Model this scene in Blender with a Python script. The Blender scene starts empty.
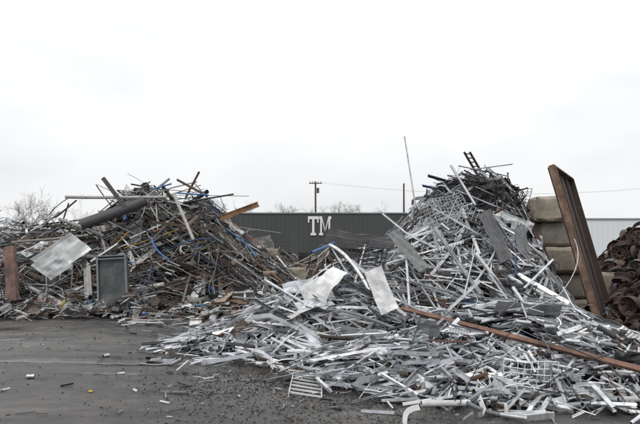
import bpy, bmesh, math, random
import numpy as np
from mathutils import Vector, Euler, noise as mnoise

R = random.Random(11)
scene = bpy.context.scene
scene.view_settings.view_transform = 'Standard'
scene.view_settings.look = 'None'
scene.view_settings.exposure = 0

# ------------------------------------------------------------------ helpers
def nrm(v):
    v = np.asarray(v, float)
    l = np.linalg.norm(v)
    return v / l if l > 1e-9 else np.array([1.0, 0, 0])

class MB:
    def __init__(self):
        self.v = []; self.f = []; self.m = []; self.c = []; self.s = []; self.n = 0
    def add(self, vs, fs, mat, col, smooth=False):
        o = self.n
        vs = np.asarray(vs, float)
        self.v.append(vs); self.n += len(vs)
        for f in fs:
            self.f.append(tuple(i + o for i in f))
        k = len(fs)
        self.m += [mat] * k; self.c += [col] * k; self.s += [smooth] * k
    def build(self, name, mats, parent=None):
        me = bpy.data.meshes.new(name)
        V = np.concatenate(self.v)
        me.from_pydata(V.tolist(), [], self.f)
        for m in mats: me.materials.append(m)
        me.polygons.foreach_set('material_index', self.m)
        me.polygons.foreach_set('use_smooth', self.s)
        at = me.color_attributes.new('Col', 'FLOAT_COLOR', 'CORNER')
        cnt = np.zeros(len(me.polygons), dtype=np.int32)
        me.polygons.foreach_get('loop_total', cnt)
        c = np.array([(a[0], a[1], a[2], 1.0) for a in self.c])
        at.data.foreach_set('color', np.repeat(c, cnt, axis=0).ravel())
        me.update()
        ob = bpy.data.objects.new(name, me)
        scene.collection.objects.link(ob)
        if parent: ob.parent = parent
        return ob

def empty(name):
    e = bpy.data.objects.new(name, None)
    scene.collection.objects.link(e)
    return e

def frames(pts, ref=None):
    pts = np.asarray(pts, float)
    t = np.gradient(pts, axis=0)
    t /= np.maximum(np.linalg.norm(t, axis=1)[:, None], 1e-9)
    if ref is None:
        ref = np.array([R.gauss(0, 1), R.gauss(0, 1), R.gauss(0, 1)])
    a = nrm(t.mean(axis=0))
    ref = nrm(ref - a * np.dot(ref, a))
    u = np.cross(ref, t); u /= np.maximum(np.linalg.norm(u, axis=1)[:, None], 1e-9)
    w = np.cross(t, u)
    return pts, u, w

def sweep(mb, pts, prof, mat, col, smooth=False, ref=None, cap=True, taper=None):
    pts, u, w = frames(pts, ref)
    n = len(prof); N = len(pts)
    prof = np.asarray(prof, float)
    sc = np.ones(N) if taper is None else np.asarray(taper)
    V = (pts[:, None, :] + u[:, None, :] * (prof[None, :, 0, None] * sc[:, None, None])
         + w[:, None, :] * (prof[None, :, 1, None] * sc[:, None, None])).reshape(-1, 3)
    F = []
    for i in range(N - 1):
        for j in range(n):
            k = (j + 1) % n
            F.append((i * n + j, i * n + k, (i + 1) * n + k, (i + 1) * n + j))
    mb.add(V, F, mat, col, smooth)
    if cap:
        mb.add(V[:n], [tuple(range(n))[::-1]], mat, col)
        mb.add(V[-n:], [tuple(range(n))], mat, col)

def circ(r, n, ph=0):
    return [(r * math.cos(2 * math.pi * i / n + ph), r * math.sin(2 * math.pi * i / n + ph)) for i in range(n)]

def tube(mb, pts, r, mat, col, n=10, wall=0.12, ref=None):
    if ref is None: ref = np.array([R.gauss(0, 1), R.gauss(0, 1), R.gauss(0, 1)])
    ri = r * (1 - wall)
    sweep(mb, pts, circ(r, n), mat, col, True, ref, cap=False)
    p, u, w = frames(pts, ref)
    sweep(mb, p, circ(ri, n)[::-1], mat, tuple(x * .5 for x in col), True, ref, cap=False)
    for e, fl in ((0, 1), (-1, 0)):
        o = np.array([p[e] + u[e] * a + w[e] * b for a, b in circ(r, n)])
        i_ = np.array([p[e] + u[e] * a + w[e] * b for a, b in circ(ri, n)])
        F = [(j, (j + 1) % n, n + (j + 1) % n, n + j) for j in range(n)]
        if fl: F = [f[::-1] for f in F]
        mb.add(np.concatenate([o, i_]), F, mat, tuple(min(1, x * 1.15) for x in col))

def revolve(mb, c, ax, prof, n, mat, col):
    ax = nrm(ax); u = nrm(np.cross(ax, [.3, .2, .9])); w = np.cross(ax, u); c = np.asarray(c, float)
    V = []
    for r, h in prof:
        for i in range(n):
            a = 2*math.pi*i/n
            V.append(c + ax*h + u*r*math.cos(a) + w*r*math.sin(a))
    F = [(k*n+i, k*n+(i+1) % n, (k+1)*n+(i+1) % n, (k+1)*n+i) for k in range(len(prof)-1) for i in range(n)]
    mb.add(V, F, mat, col, True)

def rim(mb, c, ax, r, w, mat, col):
    """steel wheel rim: flanged barrel, drop centre, dished disc with hub hole and hand holes"""
    p = [(r, -w/2), (r*1.02, -w/2+.01), (r*.93, -w/2+.03), (r*.92, -w*.2), (r*.83, -w*.12), (r*.83, w*.12), (r*.92, w*.2), (r*.93, w/2-.03), (r*1.02, w/2-.01), (r, w/2),
         (r*.98, w/2-.012), (r*.89, w/2-.03), (r*.88, w*.2), (r*.79, w*.12), (r*.79, -w*.12), (r*.88, -w*.2), (r*.89, -w/2+.03), (r*.98, -w/2+.012), (r, -w/2)]
    revolve(mb, c, ax, p, 24, mat, col)
    if R.random() < .6:
        s = R.choice((-1, 1))*w*.1
        revolve(mb, c, ax, [(r*.81, s), (r*.62, s*2.2)], 24, mat, col)
        revolve(mb, c, ax, [(r*.42, s*2.0), (r*.36, s*1.2), (r*.22, s*1.2)], 24, mat, tuple(q*.8 for q in col))
        ax = nrm(ax); u = nrm(np.cross(ax, [.3, .2, .9])); ww = np.cross(ax, u); c = np.asarray(c, float)
        for i in range(8):
            a0 = 2*math.pi*(i+.18)/8; a1 = 2*math.pi*(i+.82)/8
            P = [c+ax*s*2.2+(u*math.cos(a0)+ww*math.sin(a0))*r*.62, c+ax*s*2.2+(u*math.cos(a1)+ww*math.sin(a1))*r*.62,
                 c+ax*s*2.0+(u*math.cos(a1)+ww*math.sin(a1))*r*.42, c+ax*s*2.0+(u*math.cos(a0)+ww*math.sin(a0))*r*.42]
            mb.add(P, [(0, 1, 2, 3)], mat, col)

def prof_L(a, b, t): return [(0, 0), (a, 0), (a, t), (t, t), (t, b), (0, b)]
def prof_U(a, b, t): return [(-a/2, 0), (a/2, 0), (a/2, b), (a/2-t, b), (a/2-t, t), (-a/2+t, t), (-a/2+t, b), (-a/2, b)]
def prof_R(a, b): return [(-a/2, -b/2), (a/2, -b/2), (a/2, b/2), (-a/2, b/2)]
def prof_I(a, b, t): return [(-a/2, -b/2), (a/2, -b/2), (a/2, -b/2+t), (t/2, -b/2+t), (t/2, b/2-t), (a/2, b/2-t),
                             (a/2, b/2), (-a/2, b/2), (-a/2, b/2-t), (-t/2, b/2-t), (-t/2, -b/2+t), (-a/2, -b/2+t)]

def seg(p1, p2, bend=0.0, n=2):
    p1 = np.asarray(p1, float); p2 = np.asarray(p2, float)
    if bend == 0: return np.array([p1, p2])
    d = p2 - p1; L = np.linalg.norm(d)
    side = nrm(np.cross(d, [R.gauss(0, 1), R.gauss(0, 1), R.gauss(0, 1)]))
    n = max(n, 6)
    k = R.uniform(.3, .7)
    kink = R.random() < .35
    out = []
    for i in range(n):
        t = i / (n - 1)
        s = (t/k if t < k else (1-t)/(1-k)) if kink else math.sin(math.pi * (t ** (math.log(.5) / math.log(k))))
        out.append(p1 + d * t + side * bend * L * s)
    return np.array(out)

def para(mb, o, ax, ay, az, mat, col):
    o, ax, ay, az = [np.asarray(q, float) for q in (o, ax, ay, az)]
    V = [o, o+ax, o+ax+ay, o+ay, o+az, o+ax+az, o+ax+ay+az, o+ay+az]
    F = [(0, 3, 2, 1), (4, 5, 6, 7), (0, 1, 5, 4), (1, 2, 6, 5), (2, 3, 7, 6), (3, 0, 4, 7)]
    if np.dot(np.cross(ax, ay), az) < 0: F = [f[::-1] for f in F]
    mb.add(V, F, mat, col)

def sheet(mb, c, ax, ay, mat, col, bend=0.0, crump=0.02, nx=8, ny=6, thick=0.004, flange=0.0):
    c, ax, ay = [np.asarray(q, float) for q in (c, ax, ay)]
    nn = nrm(np.cross(ax, ay)); L = np.linalg.norm(ax)
    ph = R.uniform(0, 50)
    top = []
    for j in range(ny + 1):
        for i in range(nx + 1):
            s = i / nx - .5; t = j / ny - .5
            dz = bend * L * (4 * s * s - .5) + crump * mnoise.noise(Vector((s * 4 + ph, t * 4, ph))) * 2
            e = 0
            if flange and (j == 0 or j == ny): e = -flange
            top.append(c + ax * s + ay * t + nn * (dz + e))
    top = np.array(top)
    F = []
    W = nx + 1
    for j in range(ny):
        for i in range(nx):
            F.append((j*W+i, j*W+i+1, (j+1)*W+i+1, (j+1)*W+i))
    mb.add(top, F, mat, col, False)
    bot = top - nn * thick
    mb.add(bot, [f[::-1] for f in F], mat, col, False)
    rim_ = [i for i in range(W)] + [j*W+nx for j in range(1, ny+1)] + [ny*W+i for i in range(nx-1, -1, -1)] + [j*W for j in range(ny-1, 0, -1)]
    k = len(rim_)
    V = np.concatenate([top[rim_], bot[rim_]])
    mb.add(V, [(i, k+i, k+(i+1) % k, (i+1) % k) for i in range(k)], mat, col)

def ladder(mb, p1, p2, width, rung, mat, col, rail=(.05, .012), rr=.012, ref=None):
    p1 = np.asarray(p1, float); p2 = np.asarray(p2, float)
    d = nrm(p2 - p1); L = np.linalg.norm(p2 - p1)
    if ref is None: ref = np.array([R.gauss(0, .4), R.gauss(0, .4), 1.0])
    side = nrm(np.cross(d, ref)); up = np.cross(side, d)
    for s in (-1, 1):
        o = side * s * width / 2
        para(mb, p1 + o - up * rail[0]/2, (p2-p1), side * rail[1], up * rail[0], mat, col)
    n = max(2, int(L / rung))
    for i in range(n):
        q = p1 + d * (i + .5) * L / n
        para(mb, q - side * width/2 - up * rr/2 - d*rr/2, side * width, d * rr * 1.6, up * rr, mat, col)

def gridpanel(mb, c, ax, ay, na, nb, r, mat, col, warp=.05):
    c, ax, ay = [np.asarray(q, float) for q in (c, ax, ay)]
    nn = nrm(np.cross(ax, ay)); ph = R.uniform(0, 99)
    def P(s, t): return c + ax*(s-.5) + ay*(t-.5) + nn*warp*mnoise.noise(Vector((s*2+ph, t*2, 1)))*2.5
    for i in range(na + 1):
        if R.random() < .06: continue
        sweep(mb, [P(i/na, t/5) for t in range(6)], circ(r, 4), mat, col, cap=False, ref=nn)
    for j in range(nb + 1):
        sweep(mb, [P(t/5, j/nb) + nn*r for t in range(6)], circ(r, 4), mat, col, cap=False, ref=nn)

def bevel_box(mb, c, size, rot, mat, col, bev=.03, jit=0.0, segs=1):
    bm = bmesh.new()
    bmesh.ops.create_cube(bm, size=1)
    for v in bm.verts: v.co = Vector((v.co.x*size[0], v.co.y*size[1], v.co.z*size[2]))
    if jit:
        bmesh.ops.subdivide_edges(bm, edges=bm.edges[:], cuts=7, use_grid_fill=True)
        ph = R.uniform(0, 99)
        for v in bm.verts:
            k = sum(abs(v.co[i]) > size[i]/2 - 1e-4 for i in range(3))
            q = mnoise.noise_vector(v.co * 3 + Vector((ph, 0, 0)))
            v.co += q * jit * (1.4 if k >= 2 else .6)
            if k >= 2:
                for i in range(3):
                    if abs(v.co[i]) > size[i]/2 - .08: v.co[i] -= math.copysign(bev, v.co[i])
    else:
        bmesh.ops.bevel(bm, geom=bm.edges[:], offset=bev, segments=segs, profile=.5, affect='EDGES')
    M = Euler(rot).to_matrix()
    vs = [tuple(M @ v.co + Vector(c)) for v in bm.verts]
    bm.verts.index_update()
    fs = [tuple(v.index for v in f.verts) for f in bm.faces]
    bm.free()
    mb.add(vs, fs, mat, col)

# ------------------------------------------------------------------ materials
def newmat(name):
    m = bpy.data.materials.new(name); m.use_nodes = True
    nt = m.node_tree
    return m, nt, nt.nodes['Principled BSDF']

def N(nt, t, **k):
    n = nt.nodes.new(t)
    for a, v in k.items(): setattr(n, a, v)
    return n

def noise_node(nt, scale, detail=4, rough=.6, mapscale=None, rot=None):
    tc = N(nt, 'ShaderNodeTexCoord')
    src = tc.outputs['Object']
    if mapscale:
        mp = N(nt, 'ShaderNodeMapping'); mp.inputs['Scale'].default_value = mapscale
        if rot: mp.inputs['Rotation'].default_value = rot
        nt.links.new(src, mp.inputs['Vector']); src = mp.outputs['Vector']
    n = N(nt, 'ShaderNodeTexNoise'); n.inputs['Scale'].default_value = scale
    n.inputs['Detail'].default_value = detail; n.inputs['Roughness'].default_value = rough
    nt.links.new(src, n.inputs['Vector'])
    return n

def ramp(nt, src, stops):
    r = N(nt, 'ShaderNodeValToRGB')
    el = r.color_ramp.elements
    while len(el) > 1: el.remove(el[-1])
    el[0].position = stops[0][0]; el[0].color = (*stops[0][1], 1)
    for p, c in stops[1:]:
        e = el.new(p); e.color = (*c, 1)
    nt.links.new(src, r.inputs['Fac'])
    return r

def mixc(nt, fac, a, b, bt='MIX'):
    m = N(nt, 'ShaderNodeMix', data_type='RGBA', blend_type=bt)
    if isinstance(fac, (int, float)): m.inputs[0].default_value = fac
    else: nt.links.new(fac, m.inputs[0])
    for i, s in ((6, a), (7, b)):
        if isinstance(s, tuple): m.inputs[i].default_value = (*s, 1)
        else: nt.links.new(s, m.inputs[i])
    return m.outputs[2]

g = lambda v: (v, v, v)

def scrapmat(name, metallic, r0, r1, dirt=.5, dirtcol=(.10, .07, .05), dthr=(.5, .7), bump=.15, scale=9):
    m, nt, b = newmat(name)
    at = N(nt, 'ShaderNodeAttribute'); at.attribute_name = 'Col'
    n1 = noise_node(nt, scale, 5, .65)
    n2 = noise_node(nt, scale * .35, 6, .7)
    v = ramp(nt, n1.outputs['Fac'], [(.3, g(.6)), (.7, g(1.12))])
    c = mixc(nt, 1.0, at.outputs['Color'], v.outputs['Color'], 'MULTIPLY')
    d = ramp(nt, n2.outputs['Fac'], [(dthr[0], g(0)), (dthr[1], g(dirt))])
    c = mixc(nt, d.outputs['Color'], c, dirtcol)
    nt.links.new(c, b.inputs['Base Color'])
    rr = N(nt, 'ShaderNodeMapRange'); rr.inputs[3].default_value = r0; rr.inputs[4].default_value = r1
    nt.links.new(n1.outputs['Fac'], rr.inputs[0]); nt.links.new(rr.outputs[0], b.inputs['Roughness'])
    b.inputs['Metallic'].default_value = metallic
    if bump:
        bp = N(nt, 'ShaderNodeBump'); bp.inputs['Strength'].default_value = bump; bp.inputs['Distance'].default_value = .02
        n3 = noise_node(nt, scale * 5, 4, .7)
        nt.links.new(n3.outputs['Fac'], bp.inputs['Height']); nt.links.new(bp.outputs['Normal'], b.inputs['Normal'])
    return m

GALV = scrapmat('galvanized_metal', .65, .2, .52, .6, (.13, .12, .11), (.51, .71))
PAINT = scrapmat('painted_metal', 0, .35, .7, .7, (.12, .085, .06), (.56, .74))
RUST = scrapmat('rusted_steel', .1, .6, .9, .75, (.05, .038, .032), (.42, .62), bump=.5, scale=6)
CONC = scrapmat('old_concrete', 0, .8, .95, .6, (.16, .13, .10), (.5, .7), bump=.8, scale=4)
WOODM = scrapmat('weathered_wood', 0, .7, .9, .6, (.10, .08, .06), (.5, .7), bump=.4, scale=7)
WHITE = scrapmat('white_enamel', 0, .3, .5, .3, (.4, .38, .34), (.58, .85), bump=.05, scale=3)
MATS = [GALV, PAINT, RUST, CONC, WOODM, WHITE]
G_, P_, R_, C_, W_, E_ = range(6)

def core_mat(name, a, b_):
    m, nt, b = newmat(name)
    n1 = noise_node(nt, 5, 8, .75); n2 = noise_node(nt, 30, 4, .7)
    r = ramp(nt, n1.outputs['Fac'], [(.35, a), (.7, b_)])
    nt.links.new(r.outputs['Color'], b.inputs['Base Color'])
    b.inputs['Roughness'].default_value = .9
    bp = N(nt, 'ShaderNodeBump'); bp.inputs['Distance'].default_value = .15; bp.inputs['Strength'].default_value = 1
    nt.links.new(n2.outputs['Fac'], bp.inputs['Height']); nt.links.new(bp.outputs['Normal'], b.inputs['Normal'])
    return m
CORE_R = core_mat('dark_gap_shade', (.012, .012, .013), (.045, .045, .046))  # near-black filler mound; shade in the gaps between pieces is painted in
CORE_L = core_mat('brown_gap_shade', (.012, .011, .010), (.055, .047, .041))  # brownish-black version, gap shade painted into the mound colour

# ------------------------------------------------------------------ ground
def groundz(x, y):
    z = .05 * mnoise.noise(Vector((x*.3, y*.45, 0))) + .022 * mnoise.noise(Vector((x*1.0, y*1.4, 5)))
    z += .010 * mnoise.noise(Vector((x*4, y*5, 9)))
    for off in (0, .75, 1.9, 2.7):
        yy = 8.3 + off + .14*x + .035*x*x
        dd = abs(y - yy)
        if x < 0.5 and dd < .5:
            z -= .032 * math.exp(-(dd/.16)**2) - .022 * math.exp(-((dd-.28)/.08)**2) * (1+.5*mnoise.noise(Vector((x*5, y*5, 1))))
    return z

def graded(lo, hi, step, far):
    a = list(np.arange(lo, hi, step))
    s = step; x = a[-1]
    while x < far: s *= 1.25; x += s; a.append(x)
    s = step; x = a[0]
    while x > -far: s *= 1.25; x -= s; a.insert(0, x)
    return a
xs = graded(-11, 8, .06, 600); ys = graded(4.0, 19, .06, 700)
V = []
for y in ys:
    for x in xs:
        near = (-14 < x < 12 and 2 < y < 26)
        V.append((x, y, groundz(x, y) if near else 0.0))
W = len(xs)
F = [(j*W+i, j*W+i+1, (j+1)*W+i+1, (j+1)*W+i) for j in range(len(ys)-1) for i in range(W-1)]
me = bpy.data.meshes.new('ground'); me.from_pydata(V, [], F)
me.polygons.foreach_set('use_smooth', [True]*len(F))
ground = bpy.data.objects.new('ground', me); scene.collection.objects.link(ground)
m, nt, b = newmat('wet_muddy_asphalt')
nA = noise_node(nt, .55, 5, .55, mapscale=(.6, 1.1, 1), rot=(0, 0, .12))
nB = noise_node(nt, 4, 9, .72, mapscale=(.7, 1.3, 1), rot=(0, 0, .12))
nC = noise_node(nt, 60, 5, .75)
nD = noise_node(nt, 1.3, 6, .65, mapscale=(.5, 1.4, 1))
geo = N(nt, 'ShaderNodeNewGeometry'); sp = N(nt, 'ShaderNodeSeparateXYZ'); nt.links.new(geo.outputs['Position'], sp.inputs[0])
mz = N(nt, 'ShaderNodeMath', operation='MULTIPLY_ADD'); nt.links.new(sp.outputs['Z'], mz.inputs[0]); mz.inputs[1].default_value = 2.4
nt.links.new(nA.outputs['Fac'], mz.inputs[2])
wet = mz.outputs[0]
rA = ramp(nt, wet, [(.38, (.022, .021, .020)), (.45, (.048, .045, .042)), (.54, (.082, .077, .072)), (.68, (.12, .113, .106))])
rB = ramp(nt, nB.outputs['Fac'], [(.32, g(.45)), (.5, g(.95)), (.66, g(1.25))])
rC = ramp(nt, nC.outputs['Fac'], [(.3, g(.5)), (.5, g(1.0)), (.68, g(1.45))])
rD = ramp(nt, nD.outputs['Fac'], [(.36, g(.65)), (.6, g(1.15))])
c = mixc(nt, 1., rA.outputs['Color'], rB.outputs['Color'], 'MULTIPLY')
c = mixc(nt, 1., c, rC.outputs['Color'], 'MULTIPLY')
c = mixc(nt, 1., c, rD.outputs['Color'], 'MULTIPLY')
nt.links.new(c, b.inputs['Base Color'])
rr = ramp(nt, wet, [(.37, g(.05)), (.41, g(.2)), (.50, g(.36)), (.64, g(.5))])
rb2 = ramp(nt, nB.outputs['Fac'], [(.35, g(.75)), (.6, g(1.1))])
rr2 = mixc(nt, 1., rr.outputs['Color'], rb2.outputs['Color'], 'MULTIPLY')
nt.links.new(rr2, b.inputs['Roughness'])
bp = N(nt, 'ShaderNodeBump'); bp.inputs['Distance'].default_value = .022
hm = mixc(nt, .5, nB.outputs['Fac'], nC.outputs['Fac'])
nt.links.new(hm, bp.inputs['Height'])
st = ramp(nt, wet, [(.37, g(.02)), (.42, g(.5)), (.5, g(.85))])
nt.links.new(st.outputs['Color'], bp.inputs['Strength'])
nt.links.new(bp.outputs['Normal'], b.inputs['Normal'])
me.materials.append(m)

# ------------------------------------------------------------------ pile height fields
def lump(x, y, cx, cy, sl, sr, sf, sb, h, pr=2.0):
    dx = x - cx; dy = y - cy
    ex = (abs(dx)/sl)**2 if dx < 0 else (dx/sr)**pr
    sy = sf if dy < 0 else sb
    return h * math.exp(-ex - (dy/sy)**2)

def smax(vals, k=4):
    return (sum(max(v, 0)**k for v in vals))**(1/k)

def H_right(x, y):
    v = [lump(x, y, 3.85, 14.0, 2.5, 1.22, 2.9, 3, 3.6, 4.5),
         lump(x, y, 3.2, 8.9, 2.5, 1.9, 1.8, 1.9, .78),
         lump(x, y, 4.6, 7.8, 2.0, 1.8, 1.4, 1.5, .36),
         lump(x, y, -0.3, 11.0, 1.7, 2.0, 1.5, 2.0, .90),
         lump(x, y, 1.5, 12.2, 1.9, 2, 2, 2.4, 1.55)]
    h = smax(v)
    h *= 1 + .20 * mnoise.noise(Vector((x*.9, y*.9, 3)))
    return h - .03

def H_left(x, y):
    v = [lump(x, y, -6.9, 22.0, 2.3, 2.0, 3.0, 3, 4.25),
         lump(x, y, -4.6, 22.5, 2.2, 1.7, 3.0, 3, 3.75),
         lump(x, y, -9.6, 20.5, 3.5, 2.5, 2.6, 3, 2.6),
         lump(x, y, -13.5, 21, 3.5, 3.5, 3, 3, 2.4),
         lump(x, y, -2.6, 23.0, 1.5, 1.6, 2.2, 3, 1.9)]
    h = smax(v)
    h *= 1 + .24 * mnoise.noise(Vector((x*.8, y*.8, 13)))
    return h - .08

def H_mid(x, y):
    v = [lump(x, y, -2.6, 27, 2.5, 2.5, 2, 3, 2.0), lump(x, y, 1.0, 27, 2.5, 2.5, 2.5, 3, 1.9), lump(x, y, -.6, 23, 2, 2, 2, 2, .6)]
    return smax(v) * (1 + .3 * mnoise.noise(Vector((x*.9, y*.9, 23)))) - .06

def H_rust(x, y):
    v = [lump(x, y, 9.5, 15.5, 1.9, 4, 3.0, 3, 2.55), lump(x, y, 8.0, 12.4, 1.5, 3, 1.6, 2, 1.2), lump(x, y, 7.0, 10.6, 1.0, 3, 1.2, 2, .5), lump(x, y, 12.5, 15.5, 3, 3, 3, 3, 2.6)]
    return smax(v) * (1 + .2 * mnoise.noise(Vector((x*.9, y*.9, 33)))) - .06

def H_far(x, y):
    v = [lump(x, y, -19, 33, 4, 4.5, 3, 3, 3.8), lump(x, y, -26, 34, 5, 4.5, 3, 3, 4.2)]
    return smax(v) * (1 + .2 * mnoise.noise(Vector((x*.6, y*.6, 43)))) - .06

def core(name, H, x0, x1, y0, y1, step, drop, mat, parent):
    nx = int((x1-x0)/step); ny = int((y1-y0)/step)
    V = []
    for j in range(ny+1):
        for i in range(nx+1):
            x = x0+i*step; y = y0+j*step
            h = H(x, y)
            V.append((x, y, h - drop - .03 + .12*mnoise.noise(Vector((x*3, y*3, 7))) * min(1, max(0, h))))
    F = []
    for j in range(ny):
        for i in range(nx):
            q = (j*(nx+1)+i, j*(nx+1)+i+1, (j+1)*(nx+1)+i+1, (j+1)*(nx+1)+i)
            if max(V[k][2] for k in q) > -.05: F.append(q)
    me = bpy.data.meshes.new(name); me.from_pydata(V, [], F); me.materials.append(mat)
    ob = bpy.data.objects.new(name, me); scene.collection.objects.link(ob); ob.parent = parent

def jitter(c, a=.15):
    k = 1 + R.uniform(-a, a)
    return tuple(max(0, min(1, q*k)) for q in c)

def pick(pal):
    t = R.uniform(0, sum(p[0] for p in pal))
    for p in pal:
        t -= p[0]
        if t <= 0: return p[1], jitter(p[2], .25)
    return pal[-1][1], pal[-1][2]

BEAM1 = np.array([1.42, 9.55]); BEAM2 = np.array([4.15, 6.0])
def beamdist(x, y):
    p = np.array([x, y]); d = BEAM2-BEAM1; t = float(np.clip(np.dot(p-BEAM1, d)/np.dot(d, d), 0, 1))
    return float(np.linalg.norm(p-(BEAM1+d*t)))

def piece(mb, H, x, y, kind, mat, col, L, az, lift, stick=0.0):
    dx, dy = math.cos(az)*L/2, math.sin(az)*L/2
    pts = []
    for s in (-1, 1):
        xx, yy = x+dx*s, y+dy*s
        pts.append(np.array([xx, yy, max(H(xx, yy), 0) + lift + R.uniform(-.05, .12)]))
    mid = max(H(x, y), 0) + lift
    sag = mid - (pts[0][2]+pts[1][2])/2
    if sag > 0: pts[0][2] += sag*.8; pts[1][2] += sag*.8
    if stick: pts[1][2] += stick*L
    d = pts[1]-pts[0]; l = np.linalg.norm(d); c = (pts[0]+pts[1])/2
    d = d/l*L/2
    p1, p2 = c-d, c+d
    lo = min(p1[2], p2[2])
    if lo < .03: p1[2] += .03-lo; p2[2] += .03-lo
    bend = R.choice((0, 0, R.uniform(.015, .14)))
    if kind == 'tube':
        r = R.choice((.012, .016, .020, .026, .034)) * R.uniform(.85, 1.15)
        tube(mb, seg(p1, p2, bend), r, mat, col, 8)
    elif kind == 'sliver':
        if R.random() < .5: sweep(mb, seg(p1, p2, bend), circ(R.uniform(.004, .012), 5), mat, col, True)
        else: sweep(mb, seg(p1, p2, bend), prof_R(R.uniform(.01, .035), .003), mat, col)
    elif kind == 'bigtube':
        tube(mb, seg(p1, p2, bend*.3), R.uniform(.04, .1), mat, col, 14, .08)
    elif kind == 'L':
        a = R.uniform(.025, .055); sweep(mb, seg(p1, p2, bend), prof_L(a, a*R.uniform(.6, 1), .005), mat, col)
    elif kind == 'U':
        a = R.uniform(.03, .075); sweep(mb, seg(p1, p2, bend*.6), prof_U(a, a*R.uniform(.35, .9), .005), mat, col)
    elif kind == 'R':
        a = R.uniform(.02, .055); sweep(mb, seg(p1, p2, bend*.5), prof_R(a, a*R.uniform(.3, 1)), mat, col)
    elif kind == 'flat':
        a = R.uniform(.02, .08); sweep(mb, seg(p1, p2, bend*1.5), prof_R(a, .005), mat, col)
    elif kind == 'I':
        a = R.uniform(.07, .13); sweep(mb, seg(p1, p2, 0), prof_I(a, a*1.5, .014), mat, col)
    elif kind in ('wire', 'cable'):
        r = R.uniform(.004, .009) if kind == 'wire' else R.uniform(.008, .02)
        n = 14; d = p2-p1; s1 = nrm(np.cross(d, [0, 0, 1])); amp = L*R.uniform(.08, .28); ph = R.uniform(0, 6); fq = R.uniform(2, 8)
        P = [p1 + d*(i/(n-1)) + s1*amp*math.sin(ph+fq*i/n) + np.array([0, 0, abs(amp*.6*math.sin(ph*2+fq*.7*i/n))]) for i in range(n)]
        sweep(mb, P, circ(r, 5), mat, col, True, cap=False, ref=np.array([.1, .2, 1]))
    elif kind == 'sheet':
        w = R.uniform(.08, .30)
        d = p2-p1
        tlt = np.array([R.gauss(0, .5), R.gauss(0, .5), R.gauss(0, .5)]) + np.cross(d, [0, 0, 1])*R.choice((-1, 1))
        ay = nrm(tlt - nrm(d)*np.dot(tlt, nrm(d)))*w
        sheet(mb, (p1+p2)/2 + np.array([0, 0, abs(ay[2])/2]), d, ay, mat, col, R.uniform(-.12, .12), R.uniform(.01, .05), 8, 4, .003)
    elif kind == 'ladder':
        ladder(mb, p1, p2, R.uniform(.06, .15), R.uniform(.03, .08), mat, col, (.03, .005), R.uniform(.010, .024))
    elif kind == 'tray':
        ladder(mb, p1, p2, R.uniform(.2, .4), R.uniform(.12, .25), mat, col, (.06, .012), .018)
    elif kind == 'grid':
        d = p2-p1; w = R.uniform(.4, .9)*min(1, L)
        tlt = np.array([R.gauss(0, .6), R.gauss(0, .6), R.gauss(0, .8)])
        ay = nrm(tlt - nrm(d)*np.dot(tlt, nrm(d)))*w
        gridpanel(mb, (p1+p2)/2 + np.array([0, 0, abs(ay[2])/4]), d, ay, max(3, int(L/.07)), max(3, int(w/.07)), .005, mat, col)
    elif kind == 'ring':
        r = R.uniform(.08, .26); ax_ = nrm([R.gauss(0, 1), R.gauss(0, 1), R.gauss(0, 1)])
        cc = (p1+p2)/2; hh = R.uniform(.04, .2)
        tube(mb, [cc-ax_*hh/2, cc+ax_*hh/2], r, mat, col, 20, R.uniform(.1, .3))
    elif kind == 'rim':
        ax_ = nrm([R.gauss(-.4, .6), R.gauss(-1, .6), R.gauss(.3, .7)])
        rim(mb, (p1+p2)/2, ax_, R.uniform(.19, .30), R.uniform(.13, .22), mat, col)
    elif kind == 'chunk':
        s = [R.uniform(.05, .25) for _ in range(3)]
        bevel_box(mb, (p1+p2)/2, s, [R.uniform(0, 3) for _ in range(3)], mat, col, .012)

def fill(mb, H, n, box, pal, kinds, Lr, thr=.12, azb=None, layer=(-.12, .22), stickp=.07, beam=False):
    x0, x1, y0, y1 = box
    c = 0; tries = 0
    while c < n and tries < n*60:
        tries += 1
        x = R.uniform(x0, x1); y = R.uniform(y0, y1)
        h = H(x, y)
        if h < thr*R.random() or h < .02: continue
        gx = (H(x+.1, y)-H(x-.1, y))/.2; gy = (H(x, y+.1)-H(x, y-.1))/.2
        if R.random() > (1+math.hypot(gx, gy))/3: continue
        if gy < -.3 and R.random() < .6: continue
        k = R.choices([q[1] for q in kinds], [q[0] for q in kinds])[0]
        mat, col = pick(pal(x, y, h) if callable(pal) else pal)
        L = R.uniform(*(Lr(x, y, h) if callable(Lr) else Lr))
        if k in ('grid', 'sheet', 'ring', 'chunk'): L = min(L, 1.0)
        if k == 'sheet' and mat == P_ and col[2] > col[0]*2: mat, col = G_, (.5, .52, .55)
        az = R.uniform(0, math.pi*2) if azb is None or R.random() > .5 else R.gauss(azb, .45)
        st = R.uniform(.3, .9) if R.random() < stickp and h > .6 else 0
        l = R.uniform(*layer)*min(1, h+.1)
        if beam:
            if x > 4.4 and y > 9.8:
                az = R.gauss(math.pi/2, .25); st = 0; L = min(L, .9)
                if x > 4.95: continue
            bd = beamdist(x, y)
            if bd < .16+L*.35: l = min(l, 0)-.10; st = 0; L = min(L, .7); k = 'tube' if k in ('sheet', 'grid', 'tray') else k
        piece(mb, H, x, y, k, mat, col, L, az, l, st)
        c += 1

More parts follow.
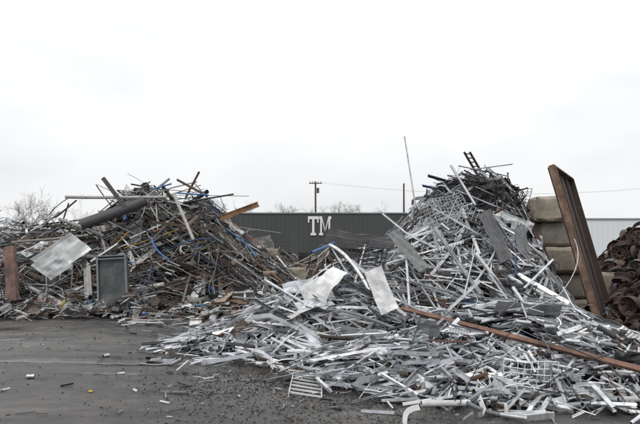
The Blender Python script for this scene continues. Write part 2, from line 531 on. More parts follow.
# ------------------------------------------------------------------ right pile (galvanised / aluminium)
pr = empty('aluminium_scrap_pile')
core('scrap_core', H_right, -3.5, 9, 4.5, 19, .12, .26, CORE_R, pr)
palR = [(30, G_, (.62, .64, .67)), (16, G_, (.42, .44, .47)), (14, E_, (.70, .71, .71)), (10, P_, (.24, .255, .27)),
        (8, G_, (.86, .88, .90)), (14, P_, (.035, .037, .04)), (3, R_, (.18, .10, .07)), (1.0, P_, (.035, .07, .18)), (2.5, R_, (.10, .075, .06))]
palTop = [(16, G_, (.42, .44, .46)), (8, P_, (.40, .41, .42)), (50, P_, (.022, .023, .026)), (14, P_, (.08, .08, .085)), (3, R_, (.10, .07, .055))]
def pR(x, y, h):
    return palTop if (h > 2.35 and R.random() < .85 and x > 3.1) else palR
mb = MB()
kR = [(25, 'tube'), (14, 'L'), (17, 'U'), (10, 'R'), (15, 'flat'), (5, 'wire'), (5, 'sheet'), (8, 'ladder'), (2.5, 'tray'), (.25, 'grid')]
def LR(x, y, h):
    if y < 8.6 and x > .8: return (.2, .8)
    if h < .35: return (.25, 1.1)
    return (.4, 1.8)
fill(mb, H_right, 3700, (-3.2, 8.0, 5.4, 17.5), pR, kR, LR, azb=2.5, layer=(-.2, .25), stickp=.05, beam=True)
fill(mb, H_right, 850, (1.0, 7.0, 5.6, 9.5), palR, [(64, 'tube'), (16, 'U'), (10, 'L'), (10, 'flat')], (.12, .5), thr=.05, layer=(-.02, .2), stickp=0, beam=True)
fill(mb, H_right, 2000, (-3.4, 7.0, 5.4, 15), pR, [(1, 'sliver')], (.1, .6), thr=.05, layer=(-.05, .28), stickp=.05, beam=True)
for i in range(300):
    t = R.random()
    if t < .55: x, y = R.uniform(.6, 5.6), R.uniform(5.6, 7.4)
    else: x, y = R.uniform(-2.9, 1.2), R.uniform(8.3, 10.6)
    if x < 1.8 and y < 6.5 and R.random() < .7: continue
    if x < -1.8 and R.random() < .5: continue
    m_, c_ = pick(palR[:5])
    piece(mb, lambda a, b: max(H_right(a, b), 0), x, y, R.choice(('tube', 'tube', 'tube', 'L', 'flat', 'U', 'sliver')), m_, c_, R.uniform(.10, .6), R.gauss(0.3, .8), .01)
for i in range(90):
    x = R.uniform(2.9, 4.8); y = R.uniform(12.2, 14.2)
    m_, c_ = (P_, jitter((.022, .023, .026), .4)) if R.random() < .88 else (G_, (.4, .42, .44))
    piece(mb, H_right, x, y, R.choice(('grid', 'grid', 'tray', 'tray', 'ladder')), m_, c_, R.uniform(.35, .75), R.uniform(0, 6), R.uniform(-.2, .08), R.choice((0, 0, .3)))
for i in range(60):
    x = R.uniform(1.8, 4.9); y = R.uniform(12.8, 14.2)
    b0 = np.array([x, y, H_right(x, y)-.25]); d = nrm([R.gauss(0, 1.1), R.gauss(0, .4), .8])
    m_, c_ = pick(palTop if x > 3.2 else palR)
    L = R.uniform(.3, .7)
    if R.random() < .5: sweep(mb, seg(b0, b0+d*L, R.choice((0, .1))), circ(R.uniform(.005, .010), 5), m_, c_)
    else: sweep(mb, seg(b0, b0+d*L, 0), prof_L(.03, .025, .004), m_, c_)
mb.build('scrap_lengths', MATS, pr)

o = MB()
sheet(o, (.15, 10.35, 1.22), (.42, .05, .55), (.28, -.25, -.12), E_, (.85, .85, .84), .12, .03, 8, 6)
sheet(o, (-.05, 10.5, 1.05), (.5, .1, .25), (-.2, .1, .45), E_, (.74, .75, .75), -.15, .03, 8, 6)
sheet(o, (1.05, 9.5, 1.15), (.28, -.12, -.72), (.30, .05, .12), E_, (.86, .86, .86), .05, .02, 8, 5)
o.build('white_sheet_metal', MATS)
o = MB()
sheet(o, (1.75, 11.0, 1.85), (.62, -.1, -.75), (.22, .1, .12), P_, (.24, .25, .25), .02, .02)
sheet(o, (.9, 12.2, 2.12), (1.5, .0, -.16), (.1, .5, .28), P_, (.02, .021, .024), .03, .05)
sheet(o, (.8, 12.0, 1.80), (1.2, .1, -.1), (.0, .25, .25), P_, (.035, .037, .04), .03, .03)
gridpanel(o, (.95, 11.4, 1.75), (.8, 0, -.1), (.1, .1, .38), 9, 4, .012, P_, (.05, .05, .055), .03)
sheet(o, (3.55, 11.2, 2.15), (.35, -.3, -1.0), (.25, .0, .12), P_, (.13, .135, .14), .02, .02)
sheet(o, (4.15, 11.3, 1.9), (.10, -.2, -.9), (.22, .0, .1), P_, (.20, .21, .22), .02, .02)
sheet(o, (.35, 11.2, 1.2), (.5, .05, -.1), (.1, .2, .25), P_, (.03, .06, .16), .03, .03)
o.build('steel_panels', MATS)
o = MB()
gridpanel(o, (2.8, 12.5, 2.75), (1.0, .1, .3), (-.2, .25, .6), 12, 9, .008, G_, (.65, .67, .70), .1)
gridpanel(o, (3.3, 12.1, 2.5), (.8, -.1, -.5), (.3, .25, .6), 10, 8, .008, G_, (.65, .67, .7), .1)
for (c_, a_, b_) in (((4.4, 12.8, 3.1), (.9, .1, -.3), (.1, .3, .6)), ((3.7, 12.8, 3.25), (.9, .1, .2), (-.2, .3, .5)), ((4.1, 12.4, 2.8), (.8, -.1, -.35), (.2, .35, .55)), ((4.7, 12.9, 2.7), (.3, .3, -.7), (.2, .3, .4))):
    gridpanel(o, c_, a_, b_, 12, 9, .008, P_, (.022, .022, .025), .12)
    sheet(o, np.array(c_)+[0, .12, -.1], np.array(a_)*.8, np.array(b_)*.35, P_, (.025, .025, .027), .05, .04)
o.build('wire_shelving', MATS)
o = MB()
tube(o, seg((2.45, 13.9, 2.6), (2.12, 13.9, 4.75), .015), .020, G_, (.75, .76, .77), 10)
o.build('conduit_pole', MATS)
o = MB()
zs = [H_right(*(BEAM1+(BEAM2-BEAM1)*t/8)) for t in range(9)]
sl, ic = np.polyfit(np.arange(9)/8, zs, 1)
lift = max(z-(ic+sl*t/8) for t, z in enumerate(zs[:7]))*.5 + .09
q1 = np.array([BEAM1[0], BEAM1[1], max(ic+lift, .8)]); q2 = np.array([BEAM2[0], BEAM2[1], max(.25, ic+sl+lift)])
sweep(o, seg(q1, q2), prof_U(.115, .055, .008), R_, (.30, .165, .12), ref=np.array([0.45, .35, 1]))
o.build('rusty_steel_channel', MATS)
o = MB()
for a, b_, r, cc in (((2.2, 6.1, .05), (3.6, 6.9, .5), .007, (.05, .04, .04)), ((2.9, 5.9, .04), (2.75, 6.9, .75), .008, (.2, .2, .2)),
                  ((2.9, 7.5, .7), (3.5, 5.8, .06), .009, (.05, .05, .05)), ((.9, 6.7, .05), (1.5, 8.3, .8), .007, (.06, .05, .05)),
                  ((1.6, 6.4, .05), (3.0, 7.6, .8), .007, (.05, .04, .04)), ((3.0, 6.0, .05), (2.2, 7.4, .7), .006, (.05, .04, .04)),
                  ((3.35, 6.6, .35), (3.45, 5.6, .05), .007, (.3, .12, .06))):
    sweep(o, seg(a, b_, .10), circ(r, 6), R_, cc, True)
o.build('steel_rods', MATS)

# ------------------------------------------------------------------ left pile (mixed iron)
pl = empty('mixed_scrap_metal_pile')
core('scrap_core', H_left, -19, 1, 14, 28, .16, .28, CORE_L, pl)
palL = [(16, R_, (.085, .068, .058)), (10, R_, (.15, .10, .075)), (4, R_, (.28, .15, .085)), (20, P_, (.028, .028, .031)), (16, P_, (.13, .13, .13)),
        (19, G_, (.42, .43, .44)), (10, P_, (.40, .40, .39)), (6, W_, (.28, .235, .19)), (1.3, P_, (.05, .13, .31)), (4.5, P_, (.65, .65, .64)), (.9, P_, (.03, .10, .07)), (.7, P_, (.27, .08, .05)), (.2, P_, (.5, .3, .04))]
mb = MB()
kL = [(24, 'tube'), (4, 'bigtube'), (12, 'L'), (10, 'U'), (10, 'R'), (11, 'flat'), (9, 'wire'), (13, 'cable'), (11, 'sheet'), (3, 'tray'), (2.5, 'I'), (1.5, 'grid'), (3, 'ring'), (5, 'chunk')]
fill(mb, H_left, 4000, (-17, .2, 15.5, 26), palL, kL, (.35, 2.3), azb=.1, layer=(-.2, .3), stickp=.07)
fill(mb, H_left, 1300, (-13, .2, 15.5, 23), palL, [(1, 'sliver')], (.2, 1.0), layer=(-.05, .3))
for i in range(70):
    x = R.uniform(-8.4, -3.0); y = R.uniform(20.8, 22.8)
    b0 = np.array([x, y, H_left(x, y)-.35]); d = nrm([R.gauss(0, 1.3), R.gauss(0, .4), .7])
    m_, c_ = pick(palL)
    L = R.uniform(.5, 1.1)
    if R.random() < .5: sweep(mb, seg(b0, b0+d*L, R.choice((0, .15))), circ(R.uniform(.01, .025), 6), m_, c_)
    else: sweep(mb, seg(b0, b0+d*L, 0), prof_R(R.uniform(.03, .08), .03), m_, c_)
mb.build('scrap_lengths', MATS, pl)

o = MB()
tube(o, seg((-8.7, 18.9, 3.78), (-5.6, 20.2, 3.92), .01), .055, P_, (.42, .43, .42), 14, .08)
o.build('steel_pipe', MATS)
o = MB()
tube(o, seg((-8.3, 19.2, 2.85), (-6.3, 19.9, 3.75), .01), .19, P_, (.075, .075, .08), 20, .06)
o.build('large_steel_pipe', MATS)
o = MB()
tube(o, seg((-7.0, 20.0, 3.3), (-5.6, 20.6, 4.65), .0), .045, P_, (.30, .30, .29), 12, .1)
tube(o, seg((-5.0, 18.9, 3.9), (-4.2, 18.4, 2.3), .0), .055, P_, (.45, .44, .40), 12, .1)
tube(o, seg((-4.0, 19.6, 3.9), (-5.2, 20.2, 4.55), .0), .045, R_, (.12, .08, .06), 12, .1)
tube(o, seg((-9.9, 17.8, 2.2), (-7.6, 18.2, 2.45), .03), .045, P_, (.22, .20, .17), 12, .1)
tube(o, seg((-4.9, 20.2, 3.9), (-4.4, 20.2, 4.85), .0), .04, R_, (.14, .09, .07), 12, .1)
o.build('bent_steel_pipes', MATS)
o = MB()
sweep(o, seg((-3.5, 19.5, 3.1), (-2.3, 20.6, 3.7)), prof_I(.12, .20, .02), R_, (.34, .18, .09), ref=np.array([0, 0.2, 1]))
sweep(o, seg((-7.6, 19.4, 4.5), (-6.9, 19.6, 3.5)), prof_I(.14, .2, .02), P_, (.09, .09, .09), ref=np.array([0, -1, .3]))
sweep(o, seg((-5.6, 18.5, 2.9), (-3.4, 18.7, 2.65)), prof_R(.08, .1), R_, (.09, .065, .05), ref=np.array([0, 0, 1]))
o.build('steel_beams', MATS)
o = MB()
for a, b_ in (((-5.35, 17.6, 2.35), (-4.75, 17.4, 1.65)), ((-3.2, 19.0, 2.7), (-2.2, 19.0, 1.75)), ((-4.9, 19.2, 3.95), (-3.9, 19.4, 3.9)), ((-5.9, 19.4, 4.1), (-5.2, 19.4, 4.3))):
    sweep(o, seg(a, b_, .12), circ(.028, 8), P_, (.06, .18, .42), True)
o.build('blue_hose', MATS)
o = MB()
tube(o, seg((-.3, 20, 1.9), (.9, 21.5, 2.5), .05), .05, P_, (.06, .18, .40), 10)
o.build('blue_pipe', MATS)

o = MB()
c0 = np.array([-7.8, 16.7, 1.82]); ax_ = np.array([1.15, .1, .80]); ay_ = np.array([.55, .25, -.50])
sheet(o, c0, ax_, ay_, E_, (.90, .92, .92), .02, .02, 10, 8, .02, .04)
sheet(o, c0+[-.25, -.06, -.34], ax_*.55, ay_*.9, E_, (.74, .77, .78), .02, .02, 10, 8, .02, .0)
o.build('white_metal_panel', MATS)

e = empty('electrical_cabinet')
w_, d_, h_ = .86, .45, 1.72; cb = (.065, .075, .08)
b = MB()
para(b, (-w_/2, d_/2, 0), (w_, 0, 0), (0, .02, 0), (0, 0, h_), P_, cb)
para(b, (-w_/2, -d_/2+.03, 0), (.02, 0, 0), (0, d_-.034, 0), (0, 0, h_), P_, cb)
para(b, (w_/2-.02, -d_/2+.03, 0), (.02, 0, 0), (0, d_-.034, 0), (0, 0, h_), P_, cb)
para(b, (-w_/2-.01, -d_/2, h_+.002), (w_+.02, 0, 0), (0, d_+.03, 0), (0, 0, .04), P_, (.15, .16, .17))
b.build('body', MATS, e)
b = MB()
for x in (-w_/2-.004, w_/2-.056): para(b, (x, -d_/2, 0), (.06, 0, 0), (0, .028, 0), (0, 0, h_), P_, (.17, .18, .19))
for z in (.12, h_-.09): para(b, (-w_/2+.058, -d_/2+.004, z), (w_-.116, 0, 0), (0, .02, 0), (0, 0, .05), P_, (.13, .14, .15))
sheet(b, (0, -d_/2+.10, h_*.5), (w_*.86, .0, .0), (0, .05, h_*.93), P_, (.06, .068, .072), .01, .03)
b.build('frame', MATS, e)
e.location = (-6.2, 16.7, .02); e.rotation_euler = (-.16, -.06, .22)
o = MB()
sweep(o, seg((-9.1, 16.4, .0), (-9.35, 16.6, 2.05)), prof_U(.34, .12, .015), R_, (.28, .165, .145), ref=np.array([.2, 1, 0]))
o.build('rusty_steel_column', MATS)
o = MB()
sweep(o, [(-7.55, 16.0, .0), (-7.50, 16.0, .25), (-7.38, 16.0, .48)], prof_U(.06, .04, .01), P_, (.60, .40, .03), ref=np.array([0, 1, 0]))
sweep(o, [(-7.55, 15.9, .08), (-7.35, 15.85, .08)], prof_R(.07, .04), P_, (.60, .40, .03), ref=np.array([0, 0, 1]))
o.build('yellow_bracket', MATS)
o = MB()
for (cx, cy, cz, cl, s) in ((-6.9, 15.9, .2, (.42, .44, .45), .6), (-5.2, 15.9, .15, (.5, .5, .5), .35), (-3.1, 17.5, .35, (.55, .56, .57), .8), (-2.2, 18.4, .4, (.7, .7, .7), .6),
                       (-1.6, 17.4, .3, (.5, .5, .5), .6), (-3.9, 17.3, .3, (.3, .28, .26), .6)):
    sheet(o, (cx, cy, cz), (s, .1, R.uniform(-.1, .2)), (R.uniform(-.1, .1), .3, .3), P_, cl, R.uniform(-.1, .1), .08)
o.build('crumpled_sheets', MATS)
mb = MB()
def H_foot(x, y): return .30*math.exp(-((y-(15.9+.18*max(0, x+8)))/.9)**2)*(1+.8*mnoise.noise(Vector((x, y, 2))))
fill(mb, H_foot, 520, (-12, -2, 14.6, 18.5), palL, kL+[(25, 'sliver')], (.12, .8), thr=.1, layer=(-.05, .1), stickp=0)
mb.build('scrap_litter', MATS)

# ------------------------------------------------------------------ middle background heap
pm = empty('rusty_scrap_heap')
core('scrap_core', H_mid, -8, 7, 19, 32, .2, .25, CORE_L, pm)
mb = MB()
palM = [(9, R_, (.20, .13, .095)), (10, R_, (.11, .08, .065)), (8, W_, (.36, .29, .22)), (7, P_, (.3, .3, .3)), (5, P_, (.05, .05, .05)), (6, G_, (.5, .5, .5)), (3, P_, (.6, .6, .58)), (.5, P_, (.06, .15, .35))]
fill(mb, H_mid, 1000, (-6, 5, 20, 29), palM, kL, (.3, 1.5), layer=(-.15, .25))
mb.build('scrap_lengths', MATS, pm)
o = MB()
for (x, y, z, w) in ((-2.3, 23.0, 1.2, 1.0), (-2.2, 23.1, 1.8, .8), (-1.1, 23.2, 1.0, 1.0)):
    bevel_box(o, (x, y, z), (w, .6, .58), (.05, .05, R.uniform(-.3, .3)), C_, (.38, .34, .27), .015, .03)
o.build('concrete_blocks', MATS)
mb = MB()
def H_strip(x, y): return .5*math.exp(-((x+1.6)/2.4)**2-((y-16.5)/2.6)**2)*(1+.6*mnoise.noise(Vector((x, y, 2))))
fill(mb, H_strip, 750, (-5, 2, 12.8, 20), palM + [(14, G_, (.5, .52, .54))], kL+[(20, 'sliver')], (.15, .9), thr=.1, layer=(-.05, .12), stickp=0)
mb.build('scrap_litter', MATS)

# ------------------------------------------------------------------ far-left heap
pf = empty('distant_scrap_heap')
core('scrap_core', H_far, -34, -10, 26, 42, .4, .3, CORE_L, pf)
mb = MB()
fill(mb, H_far, 900, (-30, -12, 28, 38), [(12, G_, (.55, .57, .59)), (8, P_, (.25, .25, .26)), (4, P_, (.06, .06, .06)), (3, R_, (.12, .09, .07))], kL, (.6, 2.6), layer=(-.1, .4))
mb.build('scrap_lengths', MATS, pf)

# ------------------------------------------------------------------ right rusty heap of wheel rims
pq = empty('rusty_wheel_rim_pile')
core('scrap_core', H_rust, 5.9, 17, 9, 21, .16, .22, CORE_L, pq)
mb = MB()
palQ = [(20, R_, (.085, .058, .050)), (14, R_, (.13, .085, .068)), (5, R_, (.18, .11, .085)), (12, P_, (.03, .028, .028)), (2, P_, (.2, .2, .2))]
fill(mb, H_rust, 760, (6.2, 14.5, 9.6, 17), palQ, [(30, 'rim'), (8, 'ring'), (5, 'chunk'), (4, 'tube'), (3, 'L'), (3, 'sheet'), (2, 'wire')], (.3, .9), layer=(-.12, .2), stickp=0)
mb.build('scrap_pieces', MATS, pq)
o = MB()
for (c, ax_, r, w_) in (((7.55, 12.0, 1.15), (-.25, -1, .15), .33, .26), ((7.05, 11.0, .65), (.2, -1, .5), .34, .26), ((8.0, 12.4, 1.6), (-.2, -1, .5), .30, .24),
                       ((6.45, 10.3, .33), (-.5, -.9, .35), .31, .24), ((6.1, 9.7, .30), (-.3, -.8, .5), .29, .24), ((6.9, 9.9, .5), (-.2, -1, .3), .32, .26)):
    rim(o, c, ax_, r, w_, R_, jitter((.13, .085, .068), .2))
o.build('wheel_rims', MATS)

# ------------------------------------------------------------------ concrete blocks
o = MB()
hh = .66
zz = [(.33, 6.15, 1.55), (.99, 6.25, 1.5), (1.65, 6.05, 1.5), (2.31, 6.10, 1.15), (2.93, 5.80, .85)]
for i, (z, x, w) in enumerate(zz):
    bevel_box(o, (x, 14.2 + (.10 if i % 2 else -.08), z), (w, .75, hh-.02), (R.uniform(-.02, .02), R.uniform(-.015, .015), R.uniform(-.10, .10)), C_,
              ((.40, .35, .27), (.30, .27, .22), (.42, .37, .29), (.27, .25, .21), (.40, .36, .29))[i], .035, .03)
    if i < 2: bevel_box(o, (x + w/2 + .65, 14.9, z), (1.2, .75, hh-.02), (0, 0, R.uniform(-.04, .04)), C_, jitter((.34, .30, .24), .15), .03, .03)
bevel_box(o, (5.45, 13.4, .95), (.75, .5, .5), (.05, .08, .4), C_, (.42, .37, .29), .03, .03)
bevel_box(o, (5.45, 13.4, .35), (.95, .6, .66), (0, .0, .2), C_, (.34, .31, .26), .03, .03)
o.build('concrete_block_wall', MATS)

# ------------------------------------------------------------------ leaning rusty trough (channel section)
e = empty('rusty_steel_trough')
A = np.array([5.58, 11.0, .0]); B = np.array([4.54, 11.0, 3.50]); D = np.array([1.28, 1.95, .0])
up = B-A; un = nrm(up); nn = -nrm(np.cross(up, D)); w1 = nrm(D)
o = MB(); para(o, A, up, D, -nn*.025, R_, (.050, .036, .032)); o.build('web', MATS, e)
o = MB()
para(o, A - w1*.03, up, w1*.03, nn*.11, R_, (.32, .20, .135))
para(o, A - w1*.028 + nn*.112, up, w1*.07, nn*.02, R_, (.22, .14, .095))
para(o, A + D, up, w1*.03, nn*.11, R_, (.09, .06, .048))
para(o, B, un*.03, D, nn*.11, R_, (.28, .18, .12))
o.build('flanges', MATS, e)
o = MB()
for k in (.38, .70):
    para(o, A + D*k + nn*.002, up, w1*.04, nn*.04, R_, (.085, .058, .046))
o.build('ribs', MATS, e)

# ------------------------------------------------------------------ background building + sign
m_clad, nt, b = newmat('dark_cladding')
nn_ = noise_node(nt, .4, 4, .6, mapscale=(1, 1, .3))
rc = ramp(nt, nn_.outputs['Fac'], [(.35, (.048, .052, .053)), (.65, (.062, .067, .067))])
nt.links.new(rc.outputs['Color'], b.inputs['Base Color']); b.inputs['Roughness'].default_value = .6
m_trim, nt, b = newmat('roof_trim'); b.inputs['Base Color'].default_value = (.26, .28, .28, 1); b.inputs['Roughness'].default_value = .6
m_white, nt, b = newmat('sign_white'); b.inputs['Base Color'].default_value = (.75, .75, .75, 1); b.inputs['Roughness'].default_value = .6
m_glass, nt, b = newmat('dark_glass'); b.inputs['Base Color'].default_value = (.02, .025, .03, 1); b.inputs['Roughness'].default_value = .1
bl = empty('warehouse_building')
x0, x1, yF, zt = -10.5, 16, 60, 6.5
o = MB(); para(o, (x0, yF, 0), (x1-x0, 0, 0), (0, 14, 0), (0, 0, zt), 0, g(1))
for i in range(int((x1-x0)/.5)):
    para(o, (x0+i*.5+.1, yF-.04, .3), (.12, 0, 0), (0, .038, 0), (0, 0, zt-.5), 0, g(1))
o.build('walls', [m_clad], bl)
o = MB(); para(o, (x0-.1, yF-.12, zt+.002), (x1-x0+.2, 0, 0), (0, 14.2, 0), (0, 0, .13), 0, g(1)); o.build('roof', [m_trim], bl)
o = MB(); para(o, (8, yF-.07, 0), (3.5, 0, 0), (0, .02, 0), (0, 0, 3.8), 0, g(1))
para(o, (-7, yF-.07, 0), (1, 0, 0), (0, .02, 0), (0, 0, 2.1), 0, g(1)); o.build('doors', [m_trim], bl)
o = MB()
for k in range(3): para(o, (-4.5+k*2.2, yF-.07, 1.2), (1.4, 0, 0), (0, .02, 0), (0, 0, 1.1), 0, g(1))
o.build('windows', [m_glass], bl)
o = MB()
ys_ = yF-.16; bz = 4.15; kz = 1.85
def q(x, z, w, h): para(o, (x, ys_, bz+z*kz), (w, 0, 0), (0, .1, 0), (0, 0, h*kz), 0, g(1))
q(-1.30, .94, 1.15, .17); q(-1.30, .74, .15, .198); q(-.30, .74, .15, .198)
q(-.85, .14, .25, .798); q(-1.02, 0, .59, .138)
q(.02, .14, .19, .80); q(.91, .14, .19, .80); q(-.10, 0, .43, .138); q(.79, 0, .43, .138); q(-.10, .942, .31, .168); q(.91, .942, .31, .168)
para(o, (.212, ys_+.005, bz+1.1*kz), (.30, 0, -.66*kz), (0, .09, 0), (0, 0, -.22*kz), 0, g(1))
para(o, (.908, ys_+.008, bz+1.1*kz), (-.30, 0, -.66*kz), (0, .085, 0), (0, 0, -.22*kz), 0, g(1))
o.build('sign_letters', [m_white], bl)

b2 = empty('metal_shed_building')
m_pale, nt, b = newmat('pale_cladding'); b.inputs['Base Color'].default_value = (.70, .73, .75, 1); b.inputs['Roughness'].default_value = .7
o = MB(); para(o, (36, 85, 0), (50, 0, 0), (0, 20, 0), (0, 0, 7.6), 0, g(1))
for i in range(60): para(o, (36.2+i*.8, 84.95, .2), (.15, 0, 0), (0, .045, 0), (0, 0, 7.2), 0, g(1))
o.build('walls', [m_pale], b2)
o = MB(); para(o, (35.8, 84.8, 7.602), (50.4, 0, 0), (0, 20.3, 0), (0, 0, .2), 0, g(1)); o.build('roof', [m_trim], b2)

# ------------------------------------------------------------------ utility poles + wires
m_pole, nt, b = newmat('pole_wood'); b.inputs['Base Color'].default_value = (.09, .075, .065, 1); b.inputs['Roughness'].default_value = .85
m_wire, nt, b = newmat('wire_black'); b.inputs['Base Color'].default_value = (.16, .16, .16, 1)
def upole(x, y, h, arm=True):
    o = MB()
    sweep(o, [(x, y, 0), (x+.02, y, h*.5), (x, y, h)], circ(.15, 10), 0, g(1), True, ref=np.array([0, 1, 0]), taper=[1.1, .95, .75])
    if arm:
        for zz in (.35,):
            w = .85
            para(o, (x-w, y-.24, h-zz), (2*w, 0, 0), (0, .12, 0), (0, 0, .12), 0, g(1))
            for s in (-w*.9, -w*.45, w*.45, w*.9):
                sweep(o, [(x+s, y-.18, h-zz+.12), (x+s, y-.18, h-zz+.32)], circ(.05, 8), 0, g(1), True, ref=np.array([0, 1, 0]))
        sweep(o, [(x+.33, y-.1, h-1.6), (x+.33, y-.1, h-.9)], circ(.18, 12), 0, g(1), True, ref=np.array([0, 1, 0]))
    return o.build('utility_pole', [m_pole])
upole(-.62, 76, 12.2); upole(11.8, 78, 12.2, False); upole(-62, 100, 12.5); upole(52, 76, 12.0)
o = MB()
def cat(a, b_, sag, r=.008):
    a = np.array(a, float); b_ = np.array(b_, float)
    sweep(o, [a+(b_-a)*t/16 - np.array([0, 0, 4*sag*(t/16)*(1-t/16)]) for t in range(17)], circ(r, 4), 0, g(1), cap=False, ref=np.array([0, 0, 1.]))
for s in (-.7, .7): cat((-.62+s, 75.8, 12.1), (52+s, 76, 12.0), 1.6)
o.build('power_lines', [m_wire])

# ------------------------------------------------------------------ distant bare trees
m_tree, nt, b = newmat('bare_bark'); b.inputs['Base Color'].default_value = (.24, .225, .215, 1); b.inputs['Roughness'].default_value = .9
def branch(mb, p, d, L, r, dep):
    n = 3; P = [p]
    for i in range(n):
        d = nrm(d + np.array([R.gauss(0, .12), R.gauss(0, .12), R.gauss(.04, .08)]))
        P.append(P[-1] + d*L/n)
    sweep(mb, P, circ(r, 3 if dep > 1 else 6), 0, g(1), cap=False, taper=[1, .85, .7, .55])
    if dep >= 5: return
    for i in range(R.randint(3, 4)):
        t = R.uniform(.35, 1)
        q_ = P[min(n, int(t*n))] + (P[min(n, int(t*n)+1)]-P[min(n, int(t*n))])*(t*n % 1)
        dd = nrm(d*.8 + np.array([R.gauss(0, .6), R.gauss(0, .6), R.gauss(.15, .3)]))
        branch(mb, q_, dd, L*R.uniform(.55, .78), max(r*.5, .013), dep+1)
def tree(mb, x, y, h): branch(mb, np.array([x, y, 0.0]), np.array([0, 0, 1.0]), h*.38, h*.015, 0)
mb = MB()
for (x, y, h) in ((-47, 90, 15.5), (-44, 93, 15), (-50.5, 93, 15), (-54, 90, 14), (-40, 98, 12.5), (-10.5, 96, 14.0), (-8.0, 92, 14), (-5.0, 95, 14), (2.5, 92, 14), (5.8, 94, 13.5), (8.5, 96, 14), (30, 100, 11), (-60, 96, 12), (48, 120, 12), (57, 125, 13)):
    tree(mb, x, y, h)
mb.build('distant_bare_trees', [m_tree])

# ------------------------------------------------------------------ gravel, chips and litter on the yard
m_st = scrapmat('gravel', 0, .4, .8, .4, (.05, .045, .04), (.5, .7), bump=0)
mb = MB()
ico = bmesh.new(); bmesh.ops.create_icosphere(ico, subdivisions=1, radius=1); ico.verts.index_update()
IV = np.array([v.co[:] for v in ico.verts]); IF = [tuple(v.index for v in f.verts) for f in ico.faces]; ico.free()
NR = np.random.default_rng(5)
for cnt in range(10500):
    if R.random() < .78: x, y = R.gauss(.3, 1.1), R.gauss(7.3, 1.2)
    else: x, y = R.uniform(-9, 5), R.uniform(5.2, 17)
    if y < 4.8: continue
    s = R.choice((.004, .006, .009, .012)) * R.uniform(.7, 1.4)
    if R.random() < .012: s *= 1.9
    vv = IV*np.array([s*R.uniform(.7, 1.4), s*R.uniform(.7, 1.3), s*.65]) + NR.normal(0, s*.12, IV.shape)
    mb.add(vv + np.array([x, y, groundz(x, y)+s*.3]), IF, 0, jitter((.05, .047, .045) if R.random() < .85 else (.24, .23, .22), .4))
mb.build('gravel', [m_st])
mb = MB()
for i in range(560):
    if R.random() < .75: x, y = R.gauss(.2, 1.3), R.gauss(7.9, 1.1)
    else: x, y = R.uniform(-8, 0), R.uniform(6, 16)
    if y < 5.3: continue
    a = R.uniform(0, 6); L = R.uniform(.03, .22); z = groundz(x, y)+.012
    m_, c_ = pick([(4, G_, (.55, .57, .6)), (5, R_, (.10, .08, .07)), (6, P_, (.04, .04, .04)), (1.2, P_, (.6, .6, .6))])
    P = [(x, y, z), (x+L*math.cos(a), y+L*math.sin(a), z+R.uniform(0, .03))]
    if R.random() < .5: sweep(mb, P, circ(R.uniform(.003, .007), 5), m_, c_)
    else: sweep(mb, P, prof_R(R.uniform(.01, .03), .004), m_, c_)
mb.build('metal_scraps', MATS)
for (x, y, a, L, r) in ((-4.1, 7.75, .2, .10, .028), (-3.72, 9.5, 1.1, .12, .03), (-2.5, 9.0, .1, .2, .022), (-3.0, 8.2, .5, .1, .02)):
    o = MB(); z = groundz(x, y)+r
    tube(o, [(x, y, z), (x+L*math.cos(a), y+L*math.sin(a), z)], r, G_, (.65, .66, .68), 12); o.build('pipe_offcut', MATS)
o = MB(); bevel_box(o, (-2.9, 7.0, groundz(-2.9, 7)+.012), (.05, .04, .02), (0, 0, .4), P_, (.7, .45, .04), .006); o.build('yellow_litter', MATS)

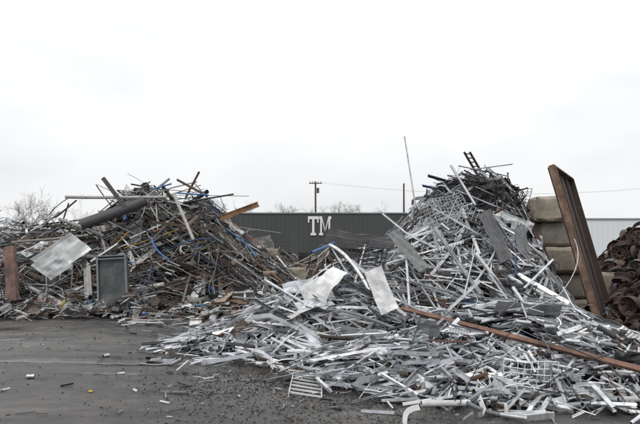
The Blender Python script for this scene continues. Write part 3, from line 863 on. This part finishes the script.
# ------------------------------------------------------------------ world + sun
w = bpy.data.worlds.new('World'); scene.world = w; w.use_nodes = True
nt = w.node_tree; bg = nt.nodes['Background']
sky = N(nt, 'ShaderNodeTexSky', sky_type='NISHITA'); sky.sun_disc = False
sky.sun_elevation = math.radians(50); sky.sun_rotation = math.radians(200); sky.dust_density = 5
tc = N(nt, 'ShaderNodeTexCoord')
sep = N(nt, 'ShaderNodeSeparateXYZ'); nt.links.new(tc.outputs['Generated'], sep.inputs[0])
mp = N(nt, 'ShaderNodeMapping'); mp.inputs['Scale'].default_value = (1, 1, 2.6); nt.links.new(tc.outputs['Generated'], mp.inputs[0])
nz = N(nt, 'ShaderNodeTexNoise'); nz.inputs['Scale'].default_value = 2.2; nz.inputs['Detail'].default_value = 5; nz.inputs['Roughness'].default_value = .5
nt.links.new(mp.outputs[0], nz.inputs['Vector'])
cl = ramp(nt, nz.outputs['Fac'], [(.35, (8.9, 9.05, 9.25)), (.55, (10.1, 10.18, 10.3))])
gr = ramp(nt, sep.outputs['Z'], [(0.0, g(.92)), (.14, g(.97)), (.30, g(1.12)), (.8, g(1.22))])
cc = mixc(nt, 1., cl.outputs['Color'], gr.outputs['Color'], 'MULTIPLY')
hs = N(nt, 'ShaderNodeHueSaturation'); hs.inputs['Saturation'].default_value = .3; nt.links.new(sky.outputs[0], hs.inputs['Color'])
fin = mixc(nt, .95, hs.outputs['Color'], cc)
nt.links.new(fin, bg.inputs['Color']); bg.inputs['Strength'].default_value = .1
sd = bpy.data.lights.new('sun', 'SUN'); sd.energy = .9; sd.angle = math.radians(30); sd.color = (1, .98, .95)
so = bpy.data.objects.new('sun', sd); scene.collection.objects.link(so)
el, rot = math.radians(50), math.radians(200)
dv = Vector((math.sin(rot)*math.cos(el), math.cos(rot)*math.cos(el), math.sin(el)))
so.rotation_euler = dv.to_track_quat('Z', 'Y').to_euler()

# ------------------------------------------------------------------ camera
cd = bpy.data.cameras.new('camera'); cam = bpy.data.objects.new('camera', cd); scene.collection.objects.link(cam)
cam.location = (0, 0, 1.7); cam.rotation_euler = (math.radians(90), 0, 0)
cd.sensor_width = 36; cd.lens = 36*554/640; cd.shift_y = 46/640; cd.clip_end = 2000; cd.clip_start = .1
scene.camera = cam
print('FACES', sum(len(o.data.polygons) for o in scene.objects if o.type == 'MESH'))
